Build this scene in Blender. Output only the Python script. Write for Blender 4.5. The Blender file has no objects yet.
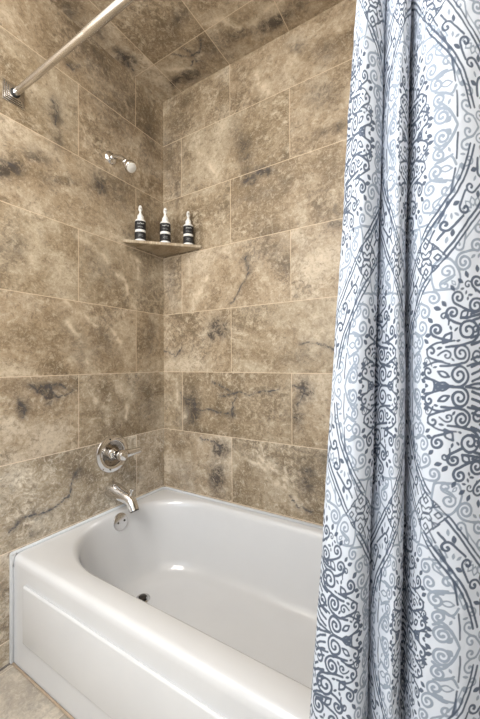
import bpy, bmesh, math, random
import numpy as np
from mathutils import Vector, Matrix

scene = bpy.context.scene
col = scene.collection
random.seed(4); rng = np.random.RandomState(7)

# ------------------------------------------------------------------ camera
cam = bpy.data.objects.new('camera', bpy.data.cameras.new('camera'))
col.objects.link(cam); scene.camera = cam
rt = Vector((0.84943003, 0.5276673, -0.00598761)); up = Vector((0.01032329, -0.0052717, 0.99993282)); fw = Vector((-0.52760028, 0.84943477, 0.0099252))
M = Matrix((rt, up, -fw)).transposed().to_4x4(); M.translation = (1.31475, -1.33757, 1.0422)
cam.matrix_world = M
cam.data.sensor_fit = 'VERTICAL'; cam.data.sensor_height = 36.0; cam.data.lens = 36.0*339.106/719
cam.data.clip_start = .02

# ------------------------------------------------------------------ world, lights, exposure
world = bpy.data.worlds.new('world'); scene.world = world; world.use_nodes = True
world.node_tree.nodes['Background'].inputs[0].default_value = (.9, .95, 1, 1)
world.node_tree.nodes['Background'].inputs[1].default_value = .3
vs = scene.view_settings
vs.view_transform = 'Standard'; vs.look = 'None'; vs.gamma = 1; vs.use_curve_mapping = False
vs.exposure = 0.10

def area(name, loc, target, sx, sy, power, color, shape='RECTANGLE'):
    l = bpy.data.lights.new(name, 'AREA'); l.shape = shape; l.size = sx; l.size_y = sy
    l.energy = power; l.color = color
    o = bpy.data.objects.new(name, l); col.objects.link(o); o.location = loc
    o.rotation_euler = (Vector(target)-Vector(loc)).to_track_quat('-Z', 'Y').to_euler()
    return o
def bulb(name, loc, r, power, color):
    l = bpy.data.lights.new(name, 'POINT'); l.shadow_soft_size = r; l.energy = power; l.color = color
    o = bpy.data.objects.new(name, l); col.objects.link(o); o.location = loc
    return o
area('ceiling_panel_light', (.75, -1.75, 2.44), (.75, -1.45, 0), .9, .9, 32, (1, .965, .92))
area('rear_cool_fill', (.75, -2.72, 1.25), (.5, 0, .9), 1.2, 1.2, 12, (.80, .90, 1))  # added cool fill from the rear, no window is known there
area('ceiling_uplight_fill', (.8, -1.9, 1.75), (.45, -.3, 2.46), .7, .5, 17, (1, .96, .91))  # added fill aimed upward to brighten the alcove ceiling
bulb('vanity_bulb', (.15, -2.2, 2.05), .05, 6, (1, .95, .88))
bulb('vanity_bulb', (.55, -2.2, 2.05), .05, 6, (1, .95, .88))

FEAT = {
 'left': ([(0.588, 2.038, -35.7, 0.0, -11.9, -17.9, 0.6), (0.588, 1.927, -50.0, 0.0, -10.4, -20.8, 0.5), (0.759, 1.732, -18.7, 0.0, -11.4, -22.7, 0.9), (0.657, 1.82, -21.1, -6.1, -2.3, -39.2, 0.6), (0.399, 2.38, -5.8, 8.2, -8.7, -6.7, 0.5), (0.525, 2.276, -30.0, -16.1, 0.3, -47.9, 0.5), (0.39, 1.849, -16.7, 0.0, -9.0, -19.2, 0.7), (0.283, 1.86, -12.6, 0.0, -4.9, -11.9, 0.5), (0.627, 0.954, -19.2, -3.4, 9.5, -53.7, 1), (0.612, 0.923, -50.0, 0.0, 2.3, -27.8, 0.9), (0.713, 0.895, -50.0, 0.0, 3.0, -30.3, 0.8), (0.497, 0.582, -53.6, 0.0, 14.3, -50.0, 0.8), (0.282, 2.24, -8.8, 0.0, -4.0, -6.1, 0.45), (0.108, 2.195, -17.9, 0.0, -3.1, -5.4, 0.4), (0.39, 2.239, -13.4, 0.0, -15.9, -23.1, 0.4), (0.496, 1.12, -25.1, 13.2, -4.4, -8.7, 0.45), (0.131, 1.568, -14.3, 0.0, -1.4, -5.7, 0.35), (0.371, 1.462, -10.2, 7.7, -5.8, -8.4, 0.35), (0.098, 1.189, -21.5, -1.3, -0.5, -9.4, 0.4), (0.114, 0.855, -14.3, 0.0, 0.8, -8.0, 0.4), (0.372, 1.126, -13.4, 0.0, 0.0, -15.3, 0.35), (0.217, 0.489, -16.7, 0.0, 11.1, -33.3, 0.3), (0.736, 1.467, -30.0, 0.0, -8.2, -27.3, 0.35), (0.572, 1.775, -15.2, -3.6, -9.3, -40.2, 0.5), (0.236, 2.075, -38.9, -20.0, -0.3, -17.3, 0.3)], [[(0.482, 1.58), (0.431, 1.544), (0.371, 1.525), (0.329, 1.472), (0.261, 1.439), (0.226, 1.369), (0.19, 1.326)], [(0.556, 1.295), (0.509, 1.256), (0.441, 1.239), (0.371, 1.202), (0.313, 1.179), (0.262, 1.125), (0.221, 1.05)], [(0.531, 1.229), (0.505, 1.161), (0.469, 1.1), (0.441, 1.041)], [(0.441, 0.93), (0.367, 0.857), (0.352, 0.766)], [(0.297, 0.943), (0.24, 0.868), (0.252, 0.774)], [(0.339, 1.629), (0.255, 1.584), (0.163, 1.55), (0.176, 1.457)]], [[(0.752, 0.452), (0.713, 0.475), (0.678, 0.491), (0.627, 0.486), (0.581, 0.493), (0.532, 0.515), (0.506, 0.564), (0.497, 0.595)], [(0.65, 0.971), (0.612, 0.957), (0.581, 0.908), (0.531, 0.928)], [(0.685, 0.969), (0.642, 0.936), (0.624, 0.912)], [(0.719, 0.921), (0.699, 0.883), (0.706, 0.854)], [(0.627, 0.958), (0.589, 0.964), (0.556, 0.946)], [(0.604, 2.075), (0.58, 2.043), (0.596, 1.985)], [(0.771, 1.754), (0.74, 1.749), (0.72, 1.726)], [(0.43, 1.858), (0.38, 1.845), (0.401, 1.8)], [(0.547, 2.26), (0.512, 2.261), (0.485, 2.306)]]) ,
 'back': ([(0.182, 0.793, 17.6, -1.2, 0.6, -11.8, 1), (0.796, 0.928, 33.0, 0.0, 0.0, -23.1, 0.9), (0.769, 0.822, 33.0, 0.0, 1.4, -17.9, 0.7), (0.374, 0.629, 22.2, -1.6, 3.2, -27.0, 0.9), (0.349, 0.491, 20.8, 0.0, 2.4, -14.3, 0.9), (0.366, 1.211, 16.1, -8.5, -8.0, -21.8, 1), (0.311, 1.175, 33.3, 0.0, -1.9, -33.3, 0.8), (0.544, 1.878, 25.5, 14.4, 5.8, -25.0, 0.9), (0.616, 1.893, 25.5, 14.4, 7.8, -33.3, 0.9), (0.513, 2.018, 24.8, 7.4, -0.5, -9.1, 0.6), (0.934, 1.972, 21.8, 8.8, 5.0, -37.8, 0.6), (0.873, 1.97, 20.1, 8.8, 5.6, -45.3, 0.5), (0.777, 2.384, 28.8, 0.0, -20.7, -38.5, 0.7), (0.81, 0.558, 28.8, 0.0, 2.2, -14.4, 0.7), (0.931, 1.582, 35.7, 0.0, -8.3, -50.0, 0.8), (0.525, 1.505, 37.5, 0.0, -3.0, -23.8, 0.5), (0.432, 0.806, 44.1, 0.0, 3.2, -53.6, 0.9), (0.065, 2.125, 17.9, 0.0, -2.4, -7.2, 0.45), (0.107, 1.953, 36.8, -2.3, -3.9, -13.1, 0.5), (0.897, 2.295, 17.9, 0.0, -12.5, -25.0, 0.4), (0.061, 1.431, 17.0, 0.0, -0.9, -9.4, 0.3), (0.153, 0.442, 10.7, 0.0, 1.4, -9.4, 0.3), (0.779, 1.053, 11.9, 0.0, 0.0, -38.5, 0.3), (0.667, 1.535, 10.0, 0.0, -2.6, -12.8, 0.3), (0.887, 2.124, 17.9, 0.0, -8.7, -20.8, 0.4), (0.883, 0.651, 42.0, -3.5, 1.5, -18.0, 0.4), (0.58, 1.8, 6.8, 2.0, 2.4, -33.7, 0.3)], [[(0.453, 0.621), (0.524, 0.598), (0.596, 0.573), (0.645, 0.537), (0.697, 0.504), (0.739, 0.474), (0.766, 0.437)], [(0.503, 0.641), (0.596, 0.609), (0.665, 0.575), (0.712, 0.532)], [(0.156, 2.169), (0.229, 2.154), (0.254, 2.104), (0.298, 2.05), (0.279, 1.996)], [(0.759, 2.406), (0.768, 2.359), (0.745, 2.327)], [(0.584, 2.345), (0.599, 2.292), (0.639, 2.243)], [(0.023, 0.996), (0.101, 0.928), (0.086, 0.849), (0.141, 0.749)], [(0.198, 1.364), (0.263, 1.407), (0.301, 1.472)], [(0.254, 2.064), (0.329, 2.01), (0.388, 1.943)]], [[(0.381, 0.893), (0.461, 0.901), (0.526, 0.89), (0.599, 0.916), (0.677, 0.928)], [(0.432, 0.806), (0.438, 0.858), (0.472, 0.897)], [(0.115, 0.892), (0.195, 0.845), (0.221, 0.796), (0.333, 0.813), (0.432, 0.806)], [(0.525, 1.524), (0.535, 1.458), (0.508, 1.406), (0.464, 1.346), (0.43, 1.326)], [(-0.006, 1.103), (0.081, 1.091), (0.13, 1.126)], [(0.733, 0.947), (0.796, 0.928), (0.778, 0.869)], [(0.78, 1.111), (0.849, 1.125), (0.915, 1.091)], [(0.73, 0.467), (0.765, 0.433), (0.826, 0.43)], [(0.246, 0.658), (0.338, 0.658), (0.379, 0.625)], [(0.517, 1.868), (0.575, 1.887), (0.636, 1.905)], [(0.322, 0.959), (0.381, 0.932), (0.461, 0.901)]]) ,
 'ceiling': ([(0.288, 0.044, -27.9, 5.0, -2.0, -27.9, 1), (0.335, 0.046, -33.3, 27.8, -41.7, -27.8, 0.6), (0.057, 0.226, -2.5, 11.2, -30.8, -0.9, 1), (0.051, 0.156, -7.0, 21.1, -46.1, -1.3, 1), (0.067, 0.693, 0.1, 13.8, -36.2, -3.8, 1), (0.067, 0.739, -19.2, 42.3, -35.3, -22.4, 0.9), (0.105, 0.559, -1.5, 11.4, -45.6, -6.0, 0.7), (0.106, 0.427, -2.8, 11.4, -21.0, -3.7, 0.4), (0.049, 0.443, -5.0, 16.7, -39.3, -5.8, 0.3), (0.549, 0.032, -20.2, 12.9, -27.6, -16.5, 0.5), (0.291, 0.384, -30.0, 19.2, -14.2, -21.4, 0.6), (0.434, 0.062, -23.4, 19.2, -23.4, -14.9, 0.5), (0.065, 0.817, -10.3, 22.8, -29.6, -20.7, 0.4)], [[(0.207, 0.454), (0.19, 0.514), (0.133, 0.556), (0.119, 0.626), (0.126, 0.705), (0.123, 0.739)], [(0.142, 0.276), (0.106, 0.294), (0.119, 0.351)], [(0.131, 0.151), (0.114, 0.2), (0.095, 0.272)]], [[(0.193, 0.308), (0.151, 0.319), (0.105, 0.316), (0.071, 0.349)], [(0.178, 0.258), (0.14, 0.298), (0.142, 0.37)], [(0.172, 0.394), (0.129, 0.336), (0.103, 0.279)], [(0.332, 0.05), (0.279, 0.039), (0.222, 0.028)]]) ,
}


# ------------------------------------------------------------------ helpers
def tag(o, label=None, cat=None, group=None, kind=None):
    if label: o['label'] = label
    if cat: o['category'] = cat
    if group: o['group'] = group
    if kind: o['kind'] = kind
    return o
def empty(name, loc=(0, 0, 0)):
    o = bpy.data.objects.new(name, None); col.objects.link(o); o.location = loc
    o.empty_display_size = .05
    return o
def link(name, bm, mat, parent=None, smooth=True, auto=None):
    bmesh.ops.recalc_face_normals(bm, faces=bm.faces)
    me = bpy.data.meshes.new(name); bm.to_mesh(me); bm.free()
    me.materials.append(mat)
    if smooth:
        me.polygons.foreach_set('use_smooth', [True]*len(me.polygons))
    o = bpy.data.objects.new(name, me); col.objects.link(o)
    if smooth and auto:
        me.set_sharp_from_angle(angle=math.radians(auto))
    if parent is not None: o.parent = parent
    return o
def box(bm, x0, x1, y0, y1, z0, z1, bev=0, seg=3):
    r = bmesh.ops.create_cube(bm, size=1)
    for v in r['verts']:
        v.co = Vector((x0+(v.co.x+.5)*(x1-x0), y0+(v.co.y+.5)*(y1-y0), z0+(v.co.z+.5)*(z1-z0)))
    if bev:
        es = list({e for v in r['verts'] for e in v.link_edges})
        bmesh.ops.bevel(bm, geom=es, offset=bev, segments=seg, profile=.5, affect='EDGES')
def frame_from(d):
    return Vector(d).normalized().to_track_quat('Z', 'Y').to_matrix()
def lathe(bm, prof, origin=(0, 0, 0), axis=(0, 0, 1), n=40):
    R = frame_from(axis); o = Vector(origin); rings = []
    for r, h in prof:
        if r < 1e-6:
            rings.append([bm.verts.new(o+R@Vector((0, 0, h)))])
        else:
            rings.append([bm.verts.new(o+R@Vector((r*math.cos(2*math.pi*k/n), r*math.sin(2*math.pi*k/n), h))) for k in range(n)])
    for a, b in zip(rings, rings[1:]):
        if len(a) == 1 and len(b) == 1: continue
        for k in range(n):
            k2 = (k+1) % n
            if len(a) == 1: bm.faces.new((a[0], b[k], b[k2]))
            elif len(b) == 1: bm.faces.new((a[k], a[k2], b[0]))
            else: bm.faces.new((a[k], a[k2], b[k2], b[k]))
def sweep(bm, pts, radii, n=24, squash=None):
    """round tube through pts with a radius for each point, closed ends"""
    pts = [Vector(p) for p in pts]; rings = []
    ref = None
    for i, p in enumerate(pts):
        t = (pts[min(i+1, len(pts)-1)]-pts[max(i-1, 0)]).normalized()
        if ref is None:
            ref = Vector((0, 0, 1)) if abs(t.z) < .9 else Vector((1, 0, 0))
        u = (ref-t*ref.dot(t)).normalized(); w = t.cross(u); ref = u
        r = radii[i] if hasattr(radii, '__len__') else radii
        ra, rb = (r if hasattr(r, '__len__') else (r, r))
        rings.append([bm.verts.new(p+u*ra*math.cos(2*math.pi*k/n)+w*rb*math.sin(2*math.pi*k/n)) for k in range(n)])
    for a, b in zip(rings, rings[1:]):
        for k in range(n):
            bm.faces.new((a[k], a[(k+1) % n], b[(k+1) % n], b[k]))
    bm.faces.new(rings[0]); bm.faces.new(rings[-1])
def bez(P, n):
    """Catmull-Rom through P"""
    P = [Vector(p) for p in P]; P = [2*P[0]-P[1]]+P+[2*P[-1]-P[-2]]; out = []
    m = len(P)-3
    for i in range(n):
        x = i/(n-1)*m; k = min(int(x), m-1); t = x-k
        a, b, c, d = P[k:k+4]
        out.append(.5*((2*b)+(c-a)*t+(2*a-5*b+4*c-d)*t*t+(3*b-a-3*c+d)*t**3))
    return out

# ------------------------------------------------------------------ materials
class NT:
    def __init__(s, name):
        s.m = bpy.data.materials.new(name); s.m.use_nodes = True; s.t = s.m.node_tree
        s.t.nodes.clear(); s.out = s.t.nodes.new('ShaderNodeOutputMaterial')
        s.b = s.t.nodes.new('ShaderNodeBsdfPrincipled'); s.t.links.new(s.b.outputs[0], s.out.inputs[0])
    def set(s, sock, v):
        if isinstance(v, bpy.types.NodeSocket): s.t.links.new(v, sock)
        elif isinstance(v, (tuple, list)) and len(v) == 3 and sock.type == 'RGBA': sock.default_value = (*v, 1)
        else: sock.default_value = v
    def node(s, typ, ins=None, out=0, **kw):
        n = s.t.nodes.new(typ)
        for k, v in kw.items(): setattr(n, k, v)
        for k, v in (ins or {}).items(): s.set(n.inputs[k], v)
        return n.outputs[out]
    def math(s, op, a, b=0.0, c=None, clamp=False):
        ins = {0: a, 1: b}
        if c is not None: ins[2] = c
        return s.node('ShaderNodeMath', ins, operation=op, use_clamp=clamp)
    def mix(s, f, a, b, blend='MIX'):
        n = s.t.nodes.new('ShaderNodeMix'); n.data_type = 'RGBA'; n.blend_type = blend
        s.set(n.inputs[0], f); s.set(n.inputs[6], a); s.set(n.inputs[7], b)
        return n.outputs[2]
    def ramp(s, f, lo, hi, a=0.0, b=1.0):
        return s.node('ShaderNodeMapRange', {0: f, 1: lo, 2: hi, 3: a, 4: b}, interpolation_type='SMOOTHSTEP')
    def noise(s, vec, scale, detail=4.0, rough=.55, dist=0.0, out=0):
        return s.node('ShaderNodeTexNoise', {'Vector': vec, 'Scale': scale, 'Detail': detail, 'Roughness': rough, 'Distortion': dist}, out)
    def P(s, **kw):
        for k, v in kw.items(): s.set(s.b.inputs[k.replace('_', ' ')], v)
        return s

def simple(name, color, rough=.5, metal=0.0, **kw):
    n = NT(name); n.P(Base_Color=color, Roughness=rough, Metallic=metal, **kw)
    return n
def wavy(name, color, color2, rough=.5, metal=0.0, scale=30, **kw):
    n = NT(name); c = n.node('ShaderNodeTexCoord', out=3)
    f = n.noise(c, scale, 5)
    n.P(Base_Color=n.mix(f, color, color2), Roughness=n.ramp(f, 0, 1, rough*.85, rough*1.15), Metallic=metal, **kw)
    return n.m

TP = .3048
def stone(name, ax, sa, a0, b0, tw=2*TP, th=TP, stagger=True, seed=0.0, feat=True, cool=0.0, pale_low=0.0):
    """brown veined stone tile: ax = (running axis, row axis), sa = sign of the running axis"""
    n = NT(name)
    xyz = n.t.nodes.new('ShaderNodeSeparateXYZ'); geo = n.node('ShaderNodeNewGeometry')
    n.t.links.new(geo, xyz.inputs[0])
    A = n.math('MULTIPLY', xyz.outputs[ax[0]], sa); B = xyz.outputs[ax[1]]
    rb = n.math('DIVIDE', n.math('SUBTRACT', B, b0), th); row = n.math('FLOOR', rb); fb = n.math('SUBTRACT', rb, row)
    par = n.math('MULTIPLY', n.math('PINGPONG', row, 1.0), .5 if stagger else 0.0)
    ra = n.math('SUBTRACT', n.math('DIVIDE', n.math('SUBTRACT', A, a0), tw), par)
    ca = n.math('FLOOR', ra); fa = n.math('SUBTRACT', ra, ca)
    # grout distance
    ea = n.math('MULTIPLY', n.math('MINIMUM', fa, n.math('SUBTRACT', 1.0, fa)), tw)
    eb = n.math('MULTIPLY', n.math('MINIMUM', fb, n.math('SUBTRACT', 1.0, fb)), th)
    ed = n.math('MINIMUM', ea, eb)
    grout = n.ramp(ed, .0011, .0021, 1.0, 0.0)
    idv = n.node('ShaderNodeCombineXYZ', {0: n.math('ADD', ca, seed), 1: row, 2: seed})
    wn = n.t.nodes.new('ShaderNodeTexWhiteNoise'); wn.noise_dimensions = '3D'; n.t.links.new(idv, wn.inputs[0])
    off = n.node('ShaderNodeVectorMath', {0: wn.outputs[1], 1: (37.0, 23.0, 11.0)}, operation='MULTIPLY')
    base = n.node('ShaderNodeCombineXYZ', {0: A, 1: B, 2: 0.0})
    v = n.node('ShaderNodeVectorMath', {0: base, 1: off}, operation='ADD')
    rot = n.node('ShaderNodeVectorRotate', {'Vector': v, 'Angle': .55}, rotation_type='Z_AXIS')
    # cloudy drift
    cl = n.noise(rot, 2.6, 9, .62, .9)
    cl2 = n.noise(rot, 7.5, 10, .68, .6)
    fine = n.noise(v, 48, 10, .76, .6)
    mid_ = n.noise(v, 17, 10, .74, .8)
    g0 = n.ramp(n.noise(v, 5.0, 3), .38, .62)
    speck = n.noise(v, 160, 3, .6)
    tone = n.math('ADD', n.math('MULTIPLY', cl, .62), n.math('MULTIPLY', cl2, .38))
    cr = n.t.nodes.new('ShaderNodeValToRGB'); n.t.links.new(tone, cr.inputs[0])
    el = cr.color_ramp.elements
    stops = [(.37, (.145, .103, .060)), (.45, (.255, .190, .118)), (.50, (.345, .266, .176)), (.55, (.402, .326, .232)), (.64, (.55, .465, .352))]
    el[0].position, el[0].color = stops[0][0], (*stops[0][1], 1)
    el[1].position, el[1].color = stops[-1][0], (*stops[-1][1], 1)
    for p, c in stops[1:-1]:
        e = el.new(p); e.color = (*c, 1)
    c = cr.outputs[0]
    # per tile tone
    c = n.mix(1.0, c, n.node('ShaderNodeCombineColor', {0: n.ramp(wn.outputs[0], 0, 1, .90, 1.08), 1: n.ramp(wn.outputs[0], 0, 1, .90, 1.08), 2: n.ramp(wn.outputs[0], 0, 1, .88, 1.09)}), 'MULTIPLY')
    # mottling
    c = n.mix(n.math('MULTIPLY', n.ramp(mid_, .50, .64, 0, .50), g0), c, (.62, .53, .40))
    c = n.mix(n.ramp(mid_, .48, .36, 0, .42), c, (.19, .135, .085))
    c = n.mix(n.ramp(fine, .51, .64, 0, .50), c, (.62, .54, .42))
    c = n.mix(n.ramp(fine, .48, .35, 0, .62), c, (.14, .103, .068))
    gr = n.noise(v, 120, 8, .8, .3)
    c = n.mix(n.ramp(gr, .50, .66, 0, .35), c, (.66, .58, .46))
    c = n.mix(n.ramp(gr, .48, .34, 0, .45), c, (.12, .09, .06))
    gd = n.ramp(n.noise(n.node('ShaderNodeVectorMath', {0: v, 1: (15.0, 2.0, 7.0)}, operation='ADD'), 3.6, 3), .50, .66)
    c = n.mix(n.math('MULTIPLY', n.math('MULTIPLY', gd, n.ramp(fine, .56, .42)), .48), c, (.10, .078, .055))
    # random pale contour lines and dark cracks
    ridge = n.math('ABSOLUTE', n.math('SUBTRACT', n.noise(rot, 3.6, 6, .6, 1.2), .5))
    gate = n.ramp(n.noise(v, 4.0, 2), .52, .66)
    c = n.mix(n.math('MULTIPLY', n.math('MULTIPLY', n.ramp(ridge, .035, .0, 0, .55), n.ramp(fine, .40, .58)), gate), c, (.64, .55, .42))
    crk = n.math('ABSOLUTE', n.math('SUBTRACT', n.noise(v, 6.0, 8, .7, .5), .5))
    gate2 = n.ramp(n.noise(n.node('ShaderNodeVectorMath', {0: v, 1: (5.0, 9.0, 3.0)}, operation='ADD'), 4.5, 2), .56, .68)
    c = n.mix(n.math('MULTIPLY', n.ramp(crk, .009, .0, 0, .65), gate2), c, (.085, .065, .05))
    dk = n.math('MULTIPLY', n.ramp(n.noise(v, 4.5, 5, .6), .60, .72), n.ramp(n.noise(v, 38, 6, .75), .48, .60))
    c = n.mix(n.math('MULTIPLY', dk, .6), c, (.085, .07, .06))
    if feat:
        at = n.t.nodes.new('ShaderNodeAttribute'); at.attribute_name = 'veins'
        sp = n.t.nodes.new('ShaderNodeSeparateColor'); n.t.links.new(at.outputs[0], sp.inputs[0])
        brk = n.ramp(n.noise(v, 34, 10, .80, .6), .42, .57)
        d = n.math('MULTIPLY', sp.outputs[0], n.math('ADD', .38, n.math('MULTIPLY', brk, .85)))
        c = n.mix(n.math('MULTIPLY', d, .95, clamp=True), c, (.070, .056, .044))
        c = n.mix(n.math('MULTIPLY', n.math('MULTIPLY', sp.outputs[1], n.ramp(n.noise(v, 34, 7, .7), .36, .56, .25, 1.0)), .55, clamp=True), c, (.68, .58, .44))
        brk2 = n.ramp(n.noise(v, 60, 6, .75), .34, .55)
        c = n.mix(n.math('MULTIPLY', n.math('MULTIPLY', sp.outputs[2], brk2), .95, clamp=True), c, (.070, .064, .062))
    c = n.mix(n.ramp(speck, .62, .74, 0, .3), c, (.62, .56, .46))
    gc = n.mix(n.noise(base, 6, 3), (.62, .48, .33), (.72, .60, .45))
    c = n.mix(n.math('MULTIPLY', grout, .72), c, gc)
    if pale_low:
        # the lowest courses are multiplied towards a paler, greyer tone
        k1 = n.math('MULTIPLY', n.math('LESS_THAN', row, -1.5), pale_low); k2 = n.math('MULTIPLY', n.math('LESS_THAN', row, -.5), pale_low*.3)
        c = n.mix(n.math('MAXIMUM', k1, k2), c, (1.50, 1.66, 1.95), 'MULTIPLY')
    if cool:
        c = n.mix(cool, c, (.55, .55, .54))
    h = n.math('ADD', n.math('MULTIPLY', fine, .5), n.math('MULTIPLY', grout, -.8))
    bp = n.node('ShaderNodeBump', {'Strength': .25, 'Distance': .0015, 'Height': h})
    n.P(Base_Color=c, Roughness=n.ramp(fine, .3, .7, .36, .55), Normal=bp)
    n.b.inputs['Specular IOR Level'].default_value = .35
    return n.m

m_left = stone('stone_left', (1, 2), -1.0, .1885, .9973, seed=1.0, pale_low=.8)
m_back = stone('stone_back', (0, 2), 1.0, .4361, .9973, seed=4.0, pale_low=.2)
m_ceil = stone('stone_ceiling', (1, 0), -1.0, .1925, .1313, stagger=False, seed=8.0)
m_floor = stone('stone_floor', (1, 0), -1.0, .12, .02, stagger=True, seed=12.0, feat=False, cool=.35)
m_right = stone('stone_right', (1, 2), -1.0, .30, .9973, seed=17.0, feat=False)
m_shelf = stone('stone_shelf', (0, 1), 1.0, 5.0, 5.0, seed=21.0, feat=False)
m_paint = wavy('painted_plaster', (.80, .78, .74), (.84, .82, .78), .6, scale=60)
nn = NT('enamel'); cc = nn.node('ShaderNodeTexCoord', out=3); ff = nn.noise(cc, 9, 3)
nn.P(Base_Color=nn.mix(ff, (.62, .635, .66), (.655, .67, .695)), Roughness=.09); nn.b.inputs['Coat Weight'].default_value = .3; nn.b.inputs['Coat Roughness'].default_value = .08
m_enamel = nn.m
m_tread = wavy('anti_slip_enamel', (.74, .735, .72), (.79, .785, .77), .5, scale=180)
m_caulk = wavy('caulk', (.50, .52, .55), (.60, .62, .65), .5, scale=80)
m_grime = wavy('old_caulk', (.40, .28, .18), (.55, .47, .38), .7, scale=40)
m_chrome = wavy('chrome', (.74, .73, .72), (.80, .79, .78), .07, 1.0, scale=20)
m_brushed = wavy('brushed_nickel', (.68, .67, .66), (.74, .73, .72), .22, 1.0, scale=12)
m_dark = wavy('dark_metal', (.05, .045, .04), (.08, .07, .06), .35, .8, scale=60)
m_rubber = wavy('black_rubber', (.012, .012, .012), (.02, .02, .02), .6, scale=60)
m_black = wavy('black_label', (.008, .008, .010), (.014, .014, .016), .55, scale=60)
m_white = wavy('white_plastic', (.80, .80, .78), (.86, .86, .84), .35, scale=60)
m_ink = wavy('pale_print', (.55, .57, .58), (.65, .66, .66), .5, scale=60)
m_grey_paint = wavy('grey_plaster', (.20, .20, .21), (.24, .24, .25), .6, scale=60)
m_joint = wavy('grimy_joint', (.10, .09, .085), (.20, .18, .165), .7, scale=60)

# ------------------------------------------------------------------ the room
def vnoise(a, b, sc, sd):
    r = np.random.RandomState(sd); T = r.rand(64, 64)*2-1
    def one(a, b):
        i = np.floor(a).astype(int); j = np.floor(b).astype(int); fa = a-i; fb = b-j
        fa = fa*fa*(3-2*fa); fb = fb*fb*(3-2*fb)
        g = lambda p, q: T[p % 64, q % 64]
        return (g(i, j)*(1-fa)+g(i+1, j)*fa)*(1-fb)+(g(i, j+1)*(1-fa)+g(i+1, j+1)*fa)*fb
    return one(a*sc, b*sc)+.5*one(a*sc*2.1+7, b*sc*2.1)+.25*one(a*sc*4.3, b*sc*4.3+5)
def seg_dist(A, B, line):
    d = np.full(A.shape, 9.0)
    for (x0, y0), (x1, y1) in zip(line, line[1:]):
        dx, dy = x1-x0, y1-y0; L = dx*dx+dy*dy+1e-12
        t = np.clip(((A-x0)*dx+(B-y0)*dy)/L, 0, 1)
        d = np.minimum(d, np.hypot(A-x0-t*dx, B-y0-t*dy))
    return d
def slab(name, key, a0, a1, b0, b1, step, place, mat, thick):
    """tiled slab: fine grid face carrying the vein map, with a real back and sides"""
    na = max(2, int((a1-a0)/step)+1); nb = max(2, int((b1-b0)/step)+1)
    ga = np.linspace(a0, a1, na); gb = np.linspace(b0, b1, nb)
    A, B = np.meshgrid(ga, gb, indexing='ij')
    fc, vn, ck = FEAT[key]
    Aw = A+.012*vnoise(A, B, 14, 3)+.006*vnoise(A, B, 60, 13); Bw = B+.012*vnoise(A, B, 14, 5)+.006*vnoise(A, B, 60, 15)
    R = np.zeros(A.shape); G = np.zeros(A.shape); K = np.zeros(A.shape)
    for a, b, m0, m1, m2, m3, amp in fc:
        x = (Aw-a)*m0+(Bw-b)*m1; y = (Aw-a)*m2+(Bw-b)*m3
        R = np.maximum(R, 1.3*amp*np.exp(-.8*(x*x+y*y)**1.1))
    for l in vn:
        d = seg_dist(Aw, Bw, l); G = np.maximum(G, (.85*np.exp(-(d/.011)**2)+.55*np.exp(-(d/.036)**2))*np.clip(.75+.6*vnoise(A, B, 24, 9), .1, 1.2))
    for l in ck:
        d = seg_dist(A+.75*(Aw-A), B+.75*(Bw-B), l); K = np.maximum(K, np.exp(-(d/.0034)**2)+.28*np.exp(-(d/.016)**2))
    co = place(A, B, 0.0); co2 = place(A, B, thick)
    V = np.concatenate([co.reshape(-1, 3), co2[[0, -1, -1, 0], [0, 0, -1, -1]]])
    idx = np.arange(na*nb).reshape(na, nb)
    q = np.stack([idx[:-1, :-1], idx[1:, :-1], idx[1:, 1:], idx[:-1, 1:]], -1).reshape(-1, 4)
    faces = q.tolist(); N = na*nb
    faces.append([N+3, N+2, N+1, N])
    faces.append(idx[:, 0][::-1].tolist()+[N, N+1]); faces.append(idx[-1, :][::-1].tolist()+[N+1, N+2])
    faces.append(idx[:, -1].tolist()+[N+2, N+3]); faces.append(idx[0, :].tolist()+[N+3, N])
    me = bpy.data.meshes.new(name); me.from_pydata(V.tolist(), [], faces)
    at = me.color_attributes.new('veins', 'FLOAT_COLOR', 'POINT')
    C = np.zeros((len(V), 4), np.float32); C[:N, 0] = R.ravel(); C[:N, 1] = G.ravel(); C[:N, 2] = K.ravel(); C[:, 3] = 1
    at.data.foreach_set('color', C.ravel())
    me.materials.append(mat)
    bm = bmesh.new(); bm.from_mesh(me); bmesh.ops.recalc_face_normals(bm, faces=bm.faces); bm.to_mesh(me); bm.free()
    o = bpy.data.objects.new(name, me); col.objects.link(o); tag(o, kind='structure')
    return o
H = 2.4619; W = 1.524; D = 2.9
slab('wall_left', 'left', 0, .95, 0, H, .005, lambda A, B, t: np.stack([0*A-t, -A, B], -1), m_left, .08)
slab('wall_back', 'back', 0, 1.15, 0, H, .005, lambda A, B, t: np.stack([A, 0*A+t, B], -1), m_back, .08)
slab('ceiling', 'ceiling', 0, .95, 0, 1.15, .006, lambda A, B, t: np.stack([B, -A, 0*A+H+t], -1), m_ceil, .08)
def plain(name, mat, *b):
    bm = bmesh.new(); box(bm, *b); o = link(name, bm, mat, smooth=False); return tag(o, kind='structure')
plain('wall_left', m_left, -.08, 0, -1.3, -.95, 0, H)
plain('wall_left', m_paint, -.08, 0, -D, -1.3, 0, H)
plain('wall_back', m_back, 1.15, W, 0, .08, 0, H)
plain('ceiling', m_paint, 0, W, -D, -.95, H, H+.08)
plain('ceiling', m_ceil, 1.15, W, -.95, 0, H, H+.08)
plain('wall_right', m_right, W, W+.08, -.95, 0, 0, H)
plain('wall_right', m_paint, W, W+.08, -D, -.95, 0, H)
plain('wall_front', m_grey_paint, 0, W, -D-.08, -D, 0, H)
plain('floor', m_floor, -.08, W+.08, -D-.08, .08, -.08, 0)
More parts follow.
